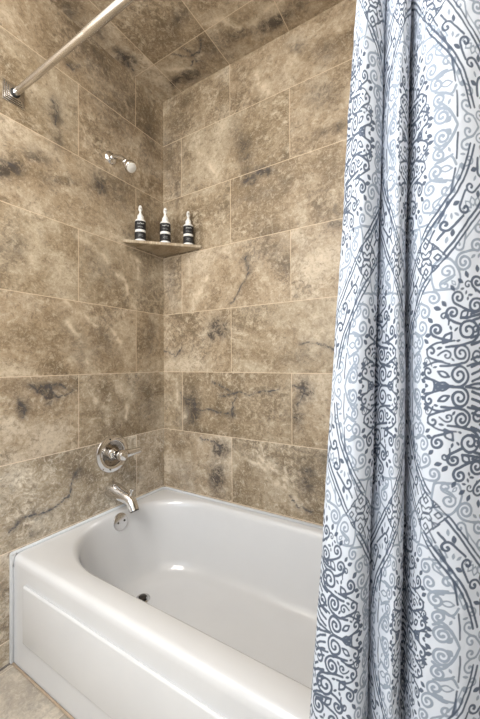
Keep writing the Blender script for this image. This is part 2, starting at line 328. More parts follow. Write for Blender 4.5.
plain('trim_1', m_joint, 0, .005, -D, -.752, 0, .004)         # joint along the foot of the left wall

# ------------------------------------------------------------------ bathtub
tub = empty('bathtub', (.762, -.375, 0))
tag(tub, 'white enamelled alcove bathtub with panelled apron against the stone tiled walls', 'bathtub')
TI = Matrix.Translation(-tub.location)
def tpart(name, bm, mat, parent=None, **kw):
    if parent is None:
        bmesh.ops.transform(bm, matrix=TI, verts=bm.verts)
        return link(name, bm, mat, tub, **kw)
    bmesh.ops.transform(bm, matrix=TI, verts=bm.verts)
    return link(name, bm, mat, parent, **kw)
ZR = .375
def outline(l, r, f, b, rx, ry, n=22, p=2.0):
    """rounded rectangle x l..r, y f..b (f front, negative), corner radii rx, ry"""
    out = []
    for cx, cy, sx, sy, a0 in ((r-rx, b-ry, 1, 1, 0), (l+rx, b-ry, -1, 1, 90), (l+rx, f+ry, -1, -1, 180), (r-rx, f+ry, 1, -1, 270)):
        for k in range(n):
            a = math.radians(a0+90*k/(n-1)); c, s = math.cos(a), math.sin(a)
            out.append((cx+rx*math.copysign(abs(c)**(2/p), c), cy+ry*math.copysign(abs(s)**(2/p), s)))
    return out
rings = []
def ring(z, *a, **k): rings.append([(x, y, z) for x, y in outline(*a, **k)])
X0, X1, Y0, Y1 = .003, 1.521, -.744, -.003
ring(0.004, X0, X1, Y0, Y1, .004, .004)
ring(.100, X0, X1, Y0, Y1, .004, .004)
ring(.345, X0, X1, Y0-.001, Y1, .004, .004)
ring(.360, X0, X1, Y0-.001, Y1, .006, .006)
ring(.3685, X0+.001, X1-.001, Y0+.0035, Y1-.001, .010, .010)
ring(.3735, X0+.003, X1-.003, Y0+.009, Y1-.003, .015, .015)
ring(.3755, X0+.006, X1-.006, Y0+.018, Y1-.006, .02, .02)
ring(.3750, X0+.012, X1-.012, Y0+.040, Y1-.010, .10, .08)
BL, BR, BF, BB = .034, 1.47, -.672, -.034
def bas(z, dl, dr, df, db, k=1.0): ring(z, BL+dl, BR-dr, BF+df, BB-db, .31*k, .25*k)
bas(.3745, 0, 0, 0, 0)
bas(.3725, .004, .004, .005, .004)
bas(.3680, .009, .011, .011, .009)
bas(.3590, .014, .020, .016, .013)
bas(.3450, .018, .030, .020, .016)
bas(.3000, .028, .060, .026, .022, .98)
bas(.2300, .046, .110, .036, .034, .95)
bas(.1600, .066, .170, .048, .048, .9)
bas(.1200, .080, .205, .058, .060, .86)
bas(.0950, .094, .230, .070, .073, .82)
bas(.0780, .112, .250, .088, .092, .76)
bas(.0680, .140, .275, .115, .120, .66)
bas(.0630, .175, .310, .150, .155, .52)
bas(.0600, .22, .37, .2, .2, .40)
bas(.0585, .30, .46, .26, .26, .2)
bm = bmesh.new(); vr = [[bm.verts.new(p) for p in r] for r in rings]
for a, b in zip(vr, vr[1:]):
    for k in range(len(a)):
        k2 = (k+1) % len(a)
        try: bm.faces.new((a[k], a[k2], b[k2], b[k]))
        except ValueError: pass
bm.faces.new(vr[-1]); bm.faces.new(vr[0])
bmesh.ops.remove_doubles(bm, verts=bm.verts, dist=1e-5)
shell = tpart('shell', bm, m_enamel, auto=50)
# apron panel: soft raised field between the top band and the toe strip
bm = bmesh.new(); box(bm, .088, 1.436, -.754, -.742, .106, .298, .0055, 4)
tpart('apron_panel', bm, m_enamel, auto=60)
# overflow plate on the faucet end
oc = Vector((.0545, -.329, .336)); oa = Vector((1, 0, .22)).normalized()
bm = bmesh.new(); lathe(bm, [(0, -.004), (.037, -.004), (.0375, .002), (.036, .005), (.031, .0068), (.0, .0072)], oc, oa)
ov = tpart('overflow_plate', bm, m_brushed, auto=40)
fr = frame_from(oa)
for s in (-1, 1):
    side = Vector((0, 1, 0))*s*.017
    bm = bmesh.new(); lathe(bm, [(.0045, .004), (.0045, .0085), (.003, .0098), (0, .0098)], oc+side, oa, 20)
    tpart('screw', bm, m_dark, ov, auto=40)
# drain
bm = bmesh.new(); lathe(bm, [(.0, .0625), (.029, .0605), (.031, .0635), (.028, .0665), (.021, .0655), (.019, .063), (0, .063)], (.215, -.347, 0))
dr = tpart('drain', bm, m_brushed, auto=40)
bm = bmesh.new(); lathe(bm, [(.006, .062), (.006, .066), (.016, .068), (.017, .071), (.010, .073), (0, .074)], (.215, -.347, 0))
tpart('stopper', bm, m_dark, dr, auto=40)
# caulk bead around the rim and a strip down the wall
bm = bmesh.new()
sweep(bm, [(.003, -.750, .3775), (.003, -.02, .3775), (.02, -.003, .3775), (1.50, -.003, .3775)], .0065, 12)
tpart('caulk_bead', bm, m_caulk)
bm = bmesh.new(); sweep(bm, [(.012, -.7475, .34), (.012, -.747, .364), (.010, -.743, .3735), (.006, -.735, .377)], .0048, 12); tpart('caulk_bead', bm, m_caulk)
bm = bmesh.new(); box(bm, .0003, .014, -.755, -.7435, .004, .381, .0035, 3)
tpart('side_strip', bm, m_caulk)
bm = bmesh.new(); sweep(bm, [(.004, -.748, .0035), (.75, -.7475, .0035), (1.52, -.7475, .0035)], .0035, 8)
tag(tpart('floor_caulk', bm, m_grime), 'brown stained caulk along the floor')

# ------------------------------------------------------------------ tub spout, valve, shower head
sp = empty('tub_spout', (0, -.333, .467)); tag(sp, 'chrome bathtub spout with diverter knob low on the left tiled wall', 'spout')
def part(root, name, bm, mat, parent=None, **kw):
    bmesh.ops.transform(bm, matrix=Matrix.Translation(-root.location), verts=bm.verts)
    return link(name, bm, mat, parent or root, **kw)
sy, sz = -.333, .467
bm = bmesh.new()
path = bez([(.0005, sy, sz+.004), (.03, sy, sz+.002), (.07, sy, sz-.006), (.110, sy, sz-.014), (.133, sy, sz-.028), (.150, sy, sz-.058)], 30)
rad = [float(np.interp(i/29, [0, .18, .45, .68, .85, 1], [.036, .0345, .0275, .0230, .0220, .0215])) for i in range(30)]
sweep(bm, path, rad, 32)
part(sp, 'body', bm, m_chrome, auto=50)
bm = bmesh.new(); lathe(bm, [(.0, -.002), (.018, -.002), (.019, .002), (.0175, .004), (0, .004)], (.1505, sy, sz-.0585), (.5, 0, -1))
part(sp, 'outlet', bm, m_dark, auto=40)
bm = bmesh.new(); lathe(bm, [(.0045, -.004), (.0045, .021), (.0055, .023), (.0095, .025), (.0105, .030), (.0095, .033), (0, .034)], (.128, sy, sz-.001), (.12, 0, 1), 24)
part(sp, 'diverter_knob', bm, m_chrome, auto=40)

vz = .634
va = empty('shower_valve', (0, -.331, vz)); tag(va, 'round polished chrome shower valve with lever handle above the spout', 'shower valve')
bm = bmesh.new(); lathe(bm, [(.0, .0005), (.083, .0005), (.085, .004), (.083, .009), (.074, .0115), (.061, .0125), (.058, .0115), (.050, .006), (.030, .004), (.0, .004)], (0, -.331, vz), (1, 0, 0), 64)
es = part(va, 'escutcheon', bm, m_chrome, auto=40)
bm = bmesh.new(); lathe(bm, [(.031, .0045), (.050, .0066), (.0565, .0108), (.0560, .0112), (.050, .0072), (.031, .0053)], (0, -.331, vz), (1, 0, 0), 64)
tag(part(va, 'recess', bm, wavy('dark_reflection_chrome', (.26, .235, .21), (.36, .33, .30), .12, 1.0, scale=40), es, auto=40), 'recessed chrome ring with its dark reflection painted in')  # dark reflections in the chrome are put into this ring's colour
for dy, dz in ((.0, .068), (.0, -.068)):
    bm = bmesh.new(); lathe(bm, [(.0035, .010), (.0035, .0145), (0, .0155)], (0, -.331+dy*0-.018, vz+dz), (1, 0, 0), 16)
    part(va, 'screw', bm, m_dark, es, auto=40)
bm = bmesh.new(); lathe(bm, [(.033, .003), (.032, .012), (.027, .020), (.023, .030), (.021, .040), (0, .040)], (0, -.331, vz), (1, 0, 0), 48)
part(va, 'dome', bm, m_chrome, auto=40)
bm = bmesh.new(); lathe(bm, [(.020, .038), (.021, .050), (.024, .056), (.024, .078), (.020, .086), (.010, .089), (0, .0895)], (0, -.331, vz), (1, 0, 0), 40)
hd = part(va, 'handle_hub', bm, m_chrome, auto=40)
bm = bmesh.new(); lathe(bm, [(.013, 0), (.0185, .012), (.0185, .028), (.0155, .050), (.0135, .078), (.0130, .088), (.010, .093), (0, .094)], (.068, -.324, vz+.002), (.16, .98, .05), 28)
part(va, 'lever', bm, m_brushed, hd, auto=40)
bm = bmesh.new(); lathe(bm, [(.006, 0), (.009, .012), (.0125, .018), (.0125, .026), (.008, .031), (0, .032)], (.022, -.352, vz+.006), (.85, -.5, .1), 28)
part(va, 'temperature_knob', bm, m_chrome, auto=40)

sh = empty('showerhead', (0, -.335, 1.985)); tag(sh, 'small chrome shower head on a short arm high on the left wall', 'shower head')
bm = bmesh.new(); lathe(bm, [(0, .0005), (.029, .0005), (.0295, .003), (.026, .009), (.018, .013), (.011, .015), (0, .015)], (0, -.335, 1.985), (1, 0, -.0), 40)
part(sh, 'flange', bm, m_chrome, auto=40)
bm = bmesh.new(); arm = bez([(.008, -.335, 1.985), (.040, -.334, 1.980), (.075, -.330, 1.962), (.095, -.326, 1.940)], 16)
sweep(bm, arm, .0105, 20); part(sh, 'arm', bm, m_chrome, auto=50)
ax_ = Vector((.62, -.10, -.60)).normalized(); o_ = Vector((.095, -.326, 1.940))
bm = bmesh.new(); lathe(bm, [(0, -.008), (.013, -.008), (.015, -.002), (.015, .008), (.0115, .012), (.012, .016), (.0, .016)], o_, ax_, 28)
part(sh, 'collar', bm, m_chrome, auto=40)
bm = bmesh.new(); lathe(bm, [(0, .012), (.011, .013), (.017, .020), (.024, .032), (.027, .044), (.027, .056), (.0235, .061), (0, .062)], o_, ax_, 36)
hh = part(sh, 'head', bm, m_chrome, auto=40)
bm = bmesh.new(); lathe(bm, [(.020, .058), (.020, .0635), (.017, .0655), (0, .0665)], o_, ax_, 32)
part(sh, 'spray_face', bm, simple('grey_spray_face', (.62, .61, .58), .3).m, hh, auto=40)

# ------------------------------------------------------------------ corner shelf and the dispensers
shf = None
bm = bmesh.new(); E = .272
P2 = [(.0015, -.0015), (.0015, -E), (.010, -E-.001), (.264, -.010), (.264, -.0015)]
lo = [bm.verts.new((x, y, 1.616)) for x, y in P2]; hi = [bm.verts.new((x, y, 1.630)) for x, y in P2]
bm.faces.new(lo[::-1]); bm.faces.new(hi)
for k in range(5): bm.faces.new((lo[k], lo[(k+1) % 5], hi[(k+1) % 5], hi[k]))
bmesh.ops.bevel(bm, geom=[e for e in bm.edges if not ({v for v in e.verts} & {lo[0], hi[0]})], offset=.002, segments=2, affect='EDGES')
shf = link('corner_shelf', bm, m_shelf, smooth=False)
tag(shf, 'triangular brown stone shelf fixed across the tiled corner', 'shelf')

def squiggle(bm, r, z, a0, a1, h, seed, th=.0006):
    rr = random.Random(seed); n = int((a1-a0)/.045); pts = []
    for k in range(n+1):
        a = a0+(a1-a0)*k/n; zz = z+h*(rr.random()-.5)*2
        pts.append((r*math.cos(a), r*math.sin(a), zz))
    pts = bez(pts, n*5); sweep(bm, pts, th, 6)
def dispenser(x, y, face, pump, label, sc=1.0, seed=1):
    t = empty('soap_dispenser', (x, y, 1.6302))
    tag(t, label, 'pump bottle', 'white and black pump bottles on the corner shelf')
    R = .0262
    bm = bmesh.new(); lathe(bm, [(0, 0), (R-.003, 0), (R-.0008, .002), (R-.0006, .100), (R-.004, .107), (.016, .111), (.0125, .113), (0, .113)], n=40)
    bd = link('bottle', bm, m_white, t, auto=40)
    for z0, z1 in ((.009, .044), (.056, .097)):
        bm = bmesh.new(); lathe(bm, [(R-.001, z0), (R, z0), (R, z1), (R-.001, z1)], n=40)
        link('label_band', bm, m_black, bd, auto=40)
    for z, w_, h_, th in ((.084, .62, .0028, .0007), (.067, .5, .0007, .0004), (.030, .38, .0007, .0004), (.023, .42, .0007, .0004)):
        bm = bmesh.new(); squiggle(bm, R+.0001, z, face-w_, face+w_, h_, seed+int(z*1000), th); link('lettering', bm, m_ink, bd)
    bm = bmesh.new(); lathe(bm, [(.0, .111), (.0150, .111), (.0155, .114), (.0150, .127), (.012, .131), (.0085, .137), (.0065, .142), (.0, .142)], n=28)
    link('pump_collar', bm, m_white, t, auto=40)
    bm = bmesh.new(); lathe(bm, [(0, .140), (.0048, .140), (.0044, .150), (.0075, .154), (.0092, .158), (.0095, .164), (.0080, .172), (.0055, .178), (.004, .1795), (0, .180)], n=24)
    ph = link('pump_head', bm, m_white, t, auto=40)
    d = Vector((math.cos(pump), math.sin(pump), 0))
    bm = bmesh.new(); sweep(bm, [d*.004+Vector((0, 0, .164)), d*.016+Vector((0, 0, .1645)), d*.026+Vector((0, 0, .161)), d*.030+Vector((0, 0, .157))], [.0058, .005, .0040, .0034], 14)
    link('nozzle', bm, m_white, ph)
    t.scale = (sc, sc, sc)
    return t
fc_ = math.atan2(-1.15, 1.25)
dispenser(.0400, -.1960, fc_+.05, fc_+.15, 'black and white pump bottle nearest the left wall on the shelf', 1.0, 3)
dispenser(.1230, -.1120, fc_, fc_+.1, 'middle one of the three black and white pump bottles', 1.0, 9)
dispenser(.2030, -.0320, fc_-.05, fc_-.15, 'black and white pump bottle at the right end of the shelf', .97, 15)

# ------------------------------------------------------------------ curtain rod
rod = empty('shower_curtain_rod', (0, -.742, 2.003)); tag(rod, 'brushed metal tension rod running from a square stepped wall bracket', 'curtain rod')
ry, rz = -.742, 2.003
bm = bmesh.new()
for i, (hw, x0, x1) in enumerate(((.036, .0005, .003), (.0305, .0025, .006), (.025, .0055, .009), (.0195, .0085, .012))):
    box(bm, x0, x1, ry-hw, ry+hw, rz-hw, rz+hw, .0008, 2)
wb = part(rod, 'wall_bracket', bm, m_brushed, auto=30)
for hw, x0, x1 in ((.0318, .0025, .0036), (.0263, .0055, .0066), (.0208, .0085, .0096)):
    bm = bmesh.new(); box(bm, x0, x1, ry-hw, ry+hw, rz-hw, rz+hw); tag(part(rod, 'groove', bm, m_dark, wb, smooth=False), 'dark stepped groove')
bm = bmesh.new()
box(bm, 1.5175, 1.5235, ry-.036, ry+.036, rz-.036, rz+.036, .0012, 2); box(bm, 1.508, 1.5185, ry-.028, ry+.028, rz-.028, rz+.028, .0012, 2)
part(rod, 'wall_bracket', bm, m_brushed, auto=30)
bm = bmesh.new(); lathe(bm, [(0, .0), (.0145, .0), (.0155, .003), (.0145, .007), (0, .007)], (.0115, ry, rz), (1, 0, 0), 28)
part(rod, 'rubber_gasket', bm, m_rubber, auto=40)
bm = bmesh.new(); lathe(bm, [(0, .016), (.0112, .016), (.0112, .58), (0, .58)], (0, ry, rz), (1, 0, 0), 36)
part(rod, 'inner_tube', bm, m_brushed, auto=40)
bm = bmesh.new(); lathe(bm, [(.0112, .425), (.0128, .425), (.0130, .427), (.0130, 1.509), (0, 1.509)], (0, ry, rz), (1, 0, 0), 36)
part(rod, 'outer_tube', bm, m_brushed, auto=40)

# ------------------------------------------------------------------ shower curtain
CW, CH = 126.0, 252.0            # printed cell half width / half height in drawing units
class Ink:
    S = 2
    def __init__(s):
        s.n = (int(CW*s.S)+1, int(CH*s.S)+1)
        s.X, s.Y = np.meshgrid(np.linspace(0, CW, s.n[0]), np.linspace(0, CH, s.n[1]), indexing='ij')
        s.dark = np.zeros(s.n); s.pale = np.zeros(s.n)
    def _seg(s, ch, p, q, w0, w1, v):
        k_ = 1.05 if ch == 'dark' else .92
        w0 *= k_; w1 *= k_; m = max(w0, w1)+1.5
        x0 = max(0, int((min(p[0], q[0])-m)*s.S)); x1 = min(s.n[0], int((max(p[0], q[0])+m)*s.S)+2)
        y0 = max(0, int((min(p[1], q[1])-m)*s.S)); y1 = min(s.n[1], int((max(p[1], q[1])+m)*s.S)+2)
        if x1 <= x0 or y1 <= y0: return
        X = s.X[x0:x1, y0:y1]; Y = s.Y[x0:x1, y0:y1]
        dx, dy = q[0]-p[0], q[1]-p[1]; L = dx*dx+dy*dy+1e-9
        t = np.clip(((X-p[0])*dx+(Y-p[1])*dy)/L, 0, 1)
        d = np.hypot(X-p[0]-t*dx, Y-p[1]-t*dy)-(w0+(w1-w0)*t)/2
        a = getattr(s, ch); a[x0:x1, y0:y1] = np.maximum(a[x0:x1, y0:y1], v*np.clip(.5-d/1.2, 0, 1))
    def line(s, pts, w, ch='dark', v=1.0, taper=False, sym=True):
        pts = [(float(a), float(b)) for a, b in pts]; N = len(pts)-1
        for i in range(N):
            if taper:
                k0 = w*(1-.75*i/N); k1 = w*(1-.75*(i+1)/N)
            else: k0 = k1 = w
            s._seg(ch, pts[i], pts[i+1], k0, k1, v)
            if sym:
                a, b = pts[i], pts[i+1]
                s._seg(ch, (CW-a[0], CH-a[1]), (CW-b[0], CH-b[1]), k0, k1, v)
    def curve(s, pts, w, ch='dark', v=1.0, n=None, **k):
        p = bez([(a, b, 0) for a, b in pts], n or 10*len(pts)); s.line([(q.x, q.y) for q in p], w, ch, v, **k)
    def scroll(s, cx, cy, r, tx, ty, w, ch='dark', hand=1, turns=1.35, v=1.0):
        """spiral whose outer end runs into a tail ending at (tx, ty)"""
        w = min(w, r*.40); turns = min(turns, 1.0) if r < 6.2 else (1.8 if r >= 8 else turns); r = r*1.12 if r >= 8 else r
        a_out = math.atan2(ty-cy, tx-cx)-hand*1.25
        pts = []
        n = 34
        for i in range(n+1):
            t = i/n; a = a_out-hand*turns*2*math.pi*(1-t); rr = r*(.12+.88*t**.85)
            pts.append((cx+rr*math.cos(a), cy+rr*math.sin(a)))
        ex, ey = pts[-1]; tg = (-math.sin(a_out)*hand, math.cos(a_out)*hand)
        L = math.hypot(tx-ex, ty-ey)
        for i in range(1, 11):
            t = i/10; b1 = (ex+tg[0]*L*.5, ey+tg[1]*L*.5)
            pts.append(((1-t)**2*ex+2*t*(1-t)*b1[0]+t*t*tx, (1-t)**2*ey+2*t*(1-t)*b1[1]+t*t*ty))
        s.line(pts, w, ch, v)
        s._seg(ch, pts[0], pts[1], w*1.25, w*1.25, v)
    def leaf(s, x, y, a, L, wd, w, ch='dark', v=1.0, fill=False):
        c, sn = math.cos(a), math.sin(a); up_, dn = [], []
        for i in range(13):
            t = i/12; u = -L/2+L*t; h = wd/2*math.sin(math.pi*t)**1.2
            up_.append((x+u*c-h*sn, y+u*sn+h*c)); dn.append((x+u*c+h*sn, y+u*sn-h*c))
        s.line(up_, w, ch, v); s.line(dn, w, ch, v)
        if fill: s.line([(x-L*.3*c, y-L*.3*sn), (x+L*.3*c, y+L*.3*sn)], wd*.7, ch, v)
I = Ink()
dw = 2.5
# dark medallion
for cx, cy, r, tx, ty, hd_ in ((31, 11, 9.5, 52, 2, 1), (28, 32, 8.5, 48, 20, 1), (20, 54, 10.5, 42, 38, 1), (60, 14, 5.5, 50, 4, -1), (56, 34, 6, 46, 24, -1),
                              (51, 55, 6.5, 38, 44, -1), (36, 71, 6.5, 28, 60, -1), (30, 86, 7, 15, 72, -1), (12, 78, 8, 28, 66, 1), (10, 101, 6.5, 2, 88, -1),
                              (44, 68, 4, 40, 60, 1), (62, 25, 3.5, 56, 20, 1), (20, 98, 4, 12, 92, 1), (42, 30, 4.5, 50, 30, -1), (10, 30, 6, 2, 18, -1), (12, 55, 4.5, 2, 44, 1)):
    I.scroll(cx, cy, r, tx, ty, dw, 'dark', hd_)
for y in (4, 11, 18, 25, 39, 46, 62, 69):
    I.line([(17, y+1), (9, y+4)], 2.6); I.line([(8, y-2), (2, y+2)], 2.6)
I.leaf(47, 0, 0, 13, 8, 2.2); I.leaf(41, 47, 2.2, 13, 7, 2.2); I.leaf(24, 70, 2.4, 11, 6, 2.0); I.leaf(46, 12, .5, 11, 5, 2.0); I.leaf(0, 92, 1.57, 12, 7, 2.2)
for x, y, a in ((67, 5, .4), (64, 22, .2), (62, 44, .6), (57, 65, .8), (44, 80, .9), (36, 95, 1.0), (21, 108, 1.2), (10, 114, 1.5), (2, 118, 1.57), (3, 110, 2.2), (68, 12, -.3), (60, 50, -.2), (50, 76, .3), (28, 102, .6)):
    I.leaf(x, y, a, 6, 3, 1.6, fill=True)
I.curve([(0, 4), (14, 2), (24, 0)], 2.4); I.curve([(0, 24), (14, 22), (22, 20)], 2.2); I.curve([(0, 48), (8, 44), (14, 42)], 2.2)
I.curve([(54, 0), (56, 6), (66, 8)], 2.0); I.curve([(40, 22), (52, 24), (66, 18)], 2.0); I.curve([(34, 44), (50, 42), (62, 36)], 2.0)
# pale scroll ring, hearts and leaves
pw, pv = 2.7, .8
for cx, cy, r, tx, ty, hd_ in ((80, 10, 8, 95, 0, -1), (77, 27, 6.5, 86, 16, 1), (74, 43, 7.5, 84, 54, -1), (68, 58, 7.5, 80, 50, 1), (64, 73, 7, 74, 82, -1), (54, 86, 6.5, 66, 92, -1),
                              (43, 98, 5, 34, 108, 1), (24, 120, 8, 10, 132, 1), (10, 136, 7, 0, 128, 1), (30, 136, 5.5, 22, 148, -1), (8, 154, 6, 0, 166, -1), (84, 62, 6, 92, 50, -1), (76, 76, 5, 84, 66, 1)):
    I.scroll(cx, cy, r, tx, ty, pw, 'pale', hd_, v=pv)
I.curve([(95, 0), (90, 10), (80, 22), (72, 18)], pw, 'pale', pv)
I.curve([(94, 38), (88, 30), (78, 34)], pw, 'pale', pv)
for a, b in (((73, 35), (90, 28)), ((74, 48), (90, 53))): I.curve([a, ((a[0]+b[0])/2, (a[1]+b[1])/2+1.5), b], 2.3, 'pale', pv)
I.leaf(86, 6, .9, 6, 4, 2, 'pale', pv, True); I.leaf(84, 41, 0, 12, 6, 1.8, 'pale', pv)
# heart beside the knot
I.curve([(30, 96), (33, 94), (50, 94), (54, 98), (56, 112), (50, 122), (40, 124), (32, 116), (28, 106), (30, 96)], 2.6, 'pale', pv)
I.scroll(41, 111, 7, 47, 99, 2.3, 'pale', 1, v=pv); I.leaf(35, 100, .8, 6, 3, 1.4, 'pale', pv)
I.scroll(66, 98, 5, 58, 106, 2.2, 'pale', 1, v=pv)
for k in range(5):
    a = .2+k*.55; I.leaf(12+11*math.cos(a)*.9, 168+11*math.sin(a), a, 9, 5, 1.6, 'pale', pv)
# dashed arch line
arc = [(63, 118), (74, 98), (84, 78), (91, 54), (94.5, 28), (95.5, 4)]
p = bez([(a, b, 0) for a, b in arc], 60); p = [(q.x, q.y) for q in p]
for a, b in ((2, 12), (15, 27), (30, 42), (45, 58)): I.line(p[a:b], 2.2, 'dark', .85)
# pale scrolls and little leaves between arch and band
for cx, cy, r, tx, ty, hd_ in ((107, 6, 6, 118, 0, -1), (105, 20, 6, 112, 10, 1), (120, 12, 5, 126, 4, 1), (108, 33, 4.5, 102, 40, 1)):
    I.scroll(cx, cy, r, tx, ty, 2.4, 'pale', hd_, v=.75)
for k, (x, y) in enumerate(((101, 40), (97, 51), (91, 62), (86, 73), (80, 84), (74, 94))):
    I.leaf(x, y, 1.1+.5*(k % 2), 6, 4, 1.8, 'pale', .75, True)
I.line([(84, 86), (79, 96)], 2, 'pale', .7)
# band: double cords with a scrolling vine
mid = [(63, 126), (78, 107), (97, 83), (112, 62), (121, 40), (126, 22)]
def offs(c, d):
    o = []
    for i, q in enumerate(c):
        a = c[max(i-1, 0)]; b = c[min(i+1, len(c)-1)]; L = math.hypot(b[0]-a[0], b[1]-a[1])
        o.append((q[0]-(b[1]-a[1])/L*d, q[1]+(b[0]-a[0])/L*d))
    return o
mc = bez([(a, b, 0) for a, b in mid], 80); mc = [(q.x, q.y) for q in mc]
for d, w in ((13, 2.3), (17.5, 2.0), (-13, 2.3), (-17.5, 2.0)):
    q = offs(mc, d); I.line(q[9:], w)
for d in (22, -22):
    q = offs(mc, d); I.line(q[22:60], 1.8, 'pale', .7)
for k in range(5):
    i0 = 18+k*13; sgn = 1 if k % 2 else -1
    if i0+12 >= len(mc): break
    a = offs(mc, sgn*3.2)[i0+4]; t_ = offs(mc, -sgn*6.5)[min(i0+13, 79)]
    I.scroll(a[0], a[1], 6.0, t_[0], t_[1], 2.3, 'dark', sgn, 1.2)
    l_ = offs(mc, -sgn*7)[i0+3]; I.leaf(l_[0], l_[1], 2.2+sgn*.5, 6, 3, 1.6, fill=True)
I.line(offs(mc, 0)[14:20], 2.2)
def fill(ch, test, rmin, rmax, w, v, seed, tries=5000):
    rr = random.Random(seed)
    for _ in range(tries):
        x = rr.uniform(0, CW); y = rr.uniform(0, CH)
        if not test(x, y): continue
        x0 = max(0, int((x-rmax)*I.S)); x1 = int((x+rmax)*I.S)+1; y0 = max(0, int((y-rmax)*I.S)); y1 = int((y+rmax)*I.S)+1
        X_ = I.X[x0:x1, y0:y1]; ink = np.maximum(I.dark[x0:x1, y0:y1], I.pale[x0:x1, y0:y1]) > .3
        if X_.size == 0: continue
        dd = np.hypot(X_-x, I.Y[x0:x1, y0:y1]-y); d = dd[ink].min() if ink.any() else rmax
        d = min(d, rmax)
        if d < rmin: continue
        a = rr.uniform(0, 6.28); r_ = d-w*.75-1.2
        if r_ < 2.7: I.leaf(x, y, a, d*1.25, d*.45, 1.3, ch, v, True)
        else: I.scroll(x, y, r_, x+(r_+2)*math.cos(a), y+(r_+2)*math.sin(a), w*.85, ch, rr.choice((-1, 1)), .95, v)
med = lambda x, y: (x/68)**1.7+(y/118)**1.5 < .93
band_ = lambda x, y: x/CW*.5+y/CH*.5 > .43 and abs(x-KX) < 60
KX, KY = 63.0, 126.0
fill('dark', med, 2.6, 7.5, 2.2, 1.0, 5)
fill('pale', lambda x, y: not med(x, y) and math.hypot(x-KX, y-KY) > 26 and x/CW+y/CH < 1.0 and (x/74)**1.7+(y/126)**1.5 > 1, 3.6, 8, 2.2, .8, 6)
# knot at (63,126)
KX, KY = 63.0, 126.0
for k in range(4):
    a = k*math.pi/2; c, s_ = math.cos(a), math.sin(a)
    def T(u, w_): return (KX+u*c-w_*s_, KY+u*s_+w_*c)
    I.line([T(9.5, 0), T(13, 3.2), T(16.5, 0), T(13, -3.2), T(9.5, 0)], 1.7, sym=False)
    I.line([T(4, 0), T(7, 4), T(7, 7.5), T(13, 8.5), T(21.5, 0), T(13, -8.5), T(7, -7.5), T(7, -4), T(4, 0)], 1.6, sym=False)
    b_ = a+math.pi/4; d_ = (math.cos(b_), math.sin(b_))
    q0 = (KX+d_[0]*7, KY+d_[1]*7); q1 = (KX+d_[0]*16, KY+d_[1]*16)
    I.line([q0, q1], 1.5, sym=False)
    I.line([(q1[0]-d_[1]*4, q1[1]+d_[0]*4), (q1[0]+d_[1]*4, q1[1]-d_[0]*4)], 1.7, sym=False)
I.line([(KX-3, KY), (KX+3, KY)], 3, sym=False)

Hp = .347                       # half a print cell in metres, vertically
def print_lookup(U, Z):
    """U in cloth units (a cell is .4 wide), Z height"""
    x = (U/.2)*CW; y = (Z-1.3560)/Hp*CH
    fx = np.abs((x+CW) % (2*CW)-CW); fy = np.abs((y+CH) % (2*CH)-CH)
    gx = np.clip(fx*I.S, 0, I.n[0]-1.001); gy = np.clip(fy*I.S, 0, I.n[1]-1.001)
    i = gx.astype(int); j = gy.astype(int); a = gx-i; b = gy-j
    def L(T): return (T[i, j]*(1-a)+T[i+1, j]*a)*(1-b)+(T[i, j+1]*(1-a)+T[i+1, j+1]*a)*b
    return L(I.dark), L(I.pale)
CU = [-0.1, -0.05, 0.0, 0.04, 0.08, 0.115, 0.145, 0.17, 0.195, 0.235, 0.285, 0.325, 0.36, 0.385, 0.41, 0.45, 0.5, 0.545, 0.6, 0.66, 0.71, 0.74, 0.79]
CT = [(1.218, -0.757), (1.205, -0.8), (1.202, -0.831), (1.21, -0.85), (1.22, -0.859), (1.234, -0.84), (1.238, -0.809), (1.225, -0.782), (1.23, -0.785), (1.242, -0.812), (1.259, -0.826), (1.269, -0.815), (1.271, -0.783), (1.26, -0.754), (1.266, -0.756), (1.278, -0.793), (1.296, -0.81), (1.325, -0.807), (1.36, -0.779), (1.402, -0.73), (1.441, -0.665), (1.455, -0.621), (1.476, -0.655)]
CM = [(1.18, -0.774), (1.169, -0.816), (1.17, -0.845), (1.187, -0.858), (1.206, -0.861), (1.22, -0.843), (1.222, -0.812), (1.21, -0.785), (1.214, -0.788), (1.228, -0.815), (1.247, -0.828), (1.257, -0.817), (1.258, -0.784), (1.249, -0.755), (1.255, -0.757), (1.268, -0.794), (1.286, -0.81), (1.32, -0.805), (1.357, -0.775), (1.403, -0.723), (1.442, -0.658), (1.452, -0.617), (1.464, -0.656)]
CB = [(1.151, -0.785), (1.14, -0.827), (1.139, -0.858), (1.155, -0.872), (1.177, -0.874), (1.199, -0.85), (1.201, -0.82), (1.187, -0.792), (1.191, -0.796), (1.214, -0.817), (1.24, -0.826), (1.257, -0.811), (1.26, -0.777), (1.251, -0.747), (1.257, -0.749), (1.272, -0.785), (1.293, -0.8), (1.323, -0.797), (1.355, -0.772), (1.392, -0.724), (1.43, -0.659), (1.443, -0.615), (1.461, -0.652)]
def crom(tk, vals, t):
    """smooth interpolation of vals at knots 0..n-1"""
    v = np.array(vals, float); n = len(v)
    k = np.clip(np.floor(t).astype(int), 0, n-2); f = t-k
    p0 = v[np.clip(k-1, 0, n-1)]; p1 = v[k]; p2 = v[k+1]; p3 = v[np.clip(k+2, 0, n-1)]
    return .5*(2*p1+(p2-p0)*f+(2*p0-5*p1+4*p2-p3)*f*f+(3*p1-p0-3*p2+p3)*f**3)
dense = np.linspace(0, len(CU)-1, 4000)
u_d = crom(None, CU, dense); u_d = np.maximum.accumulate(u_d)
us = np.concatenate([np.linspace(-.10, .785, 620)])
tk = np.interp(us, u_d, dense)
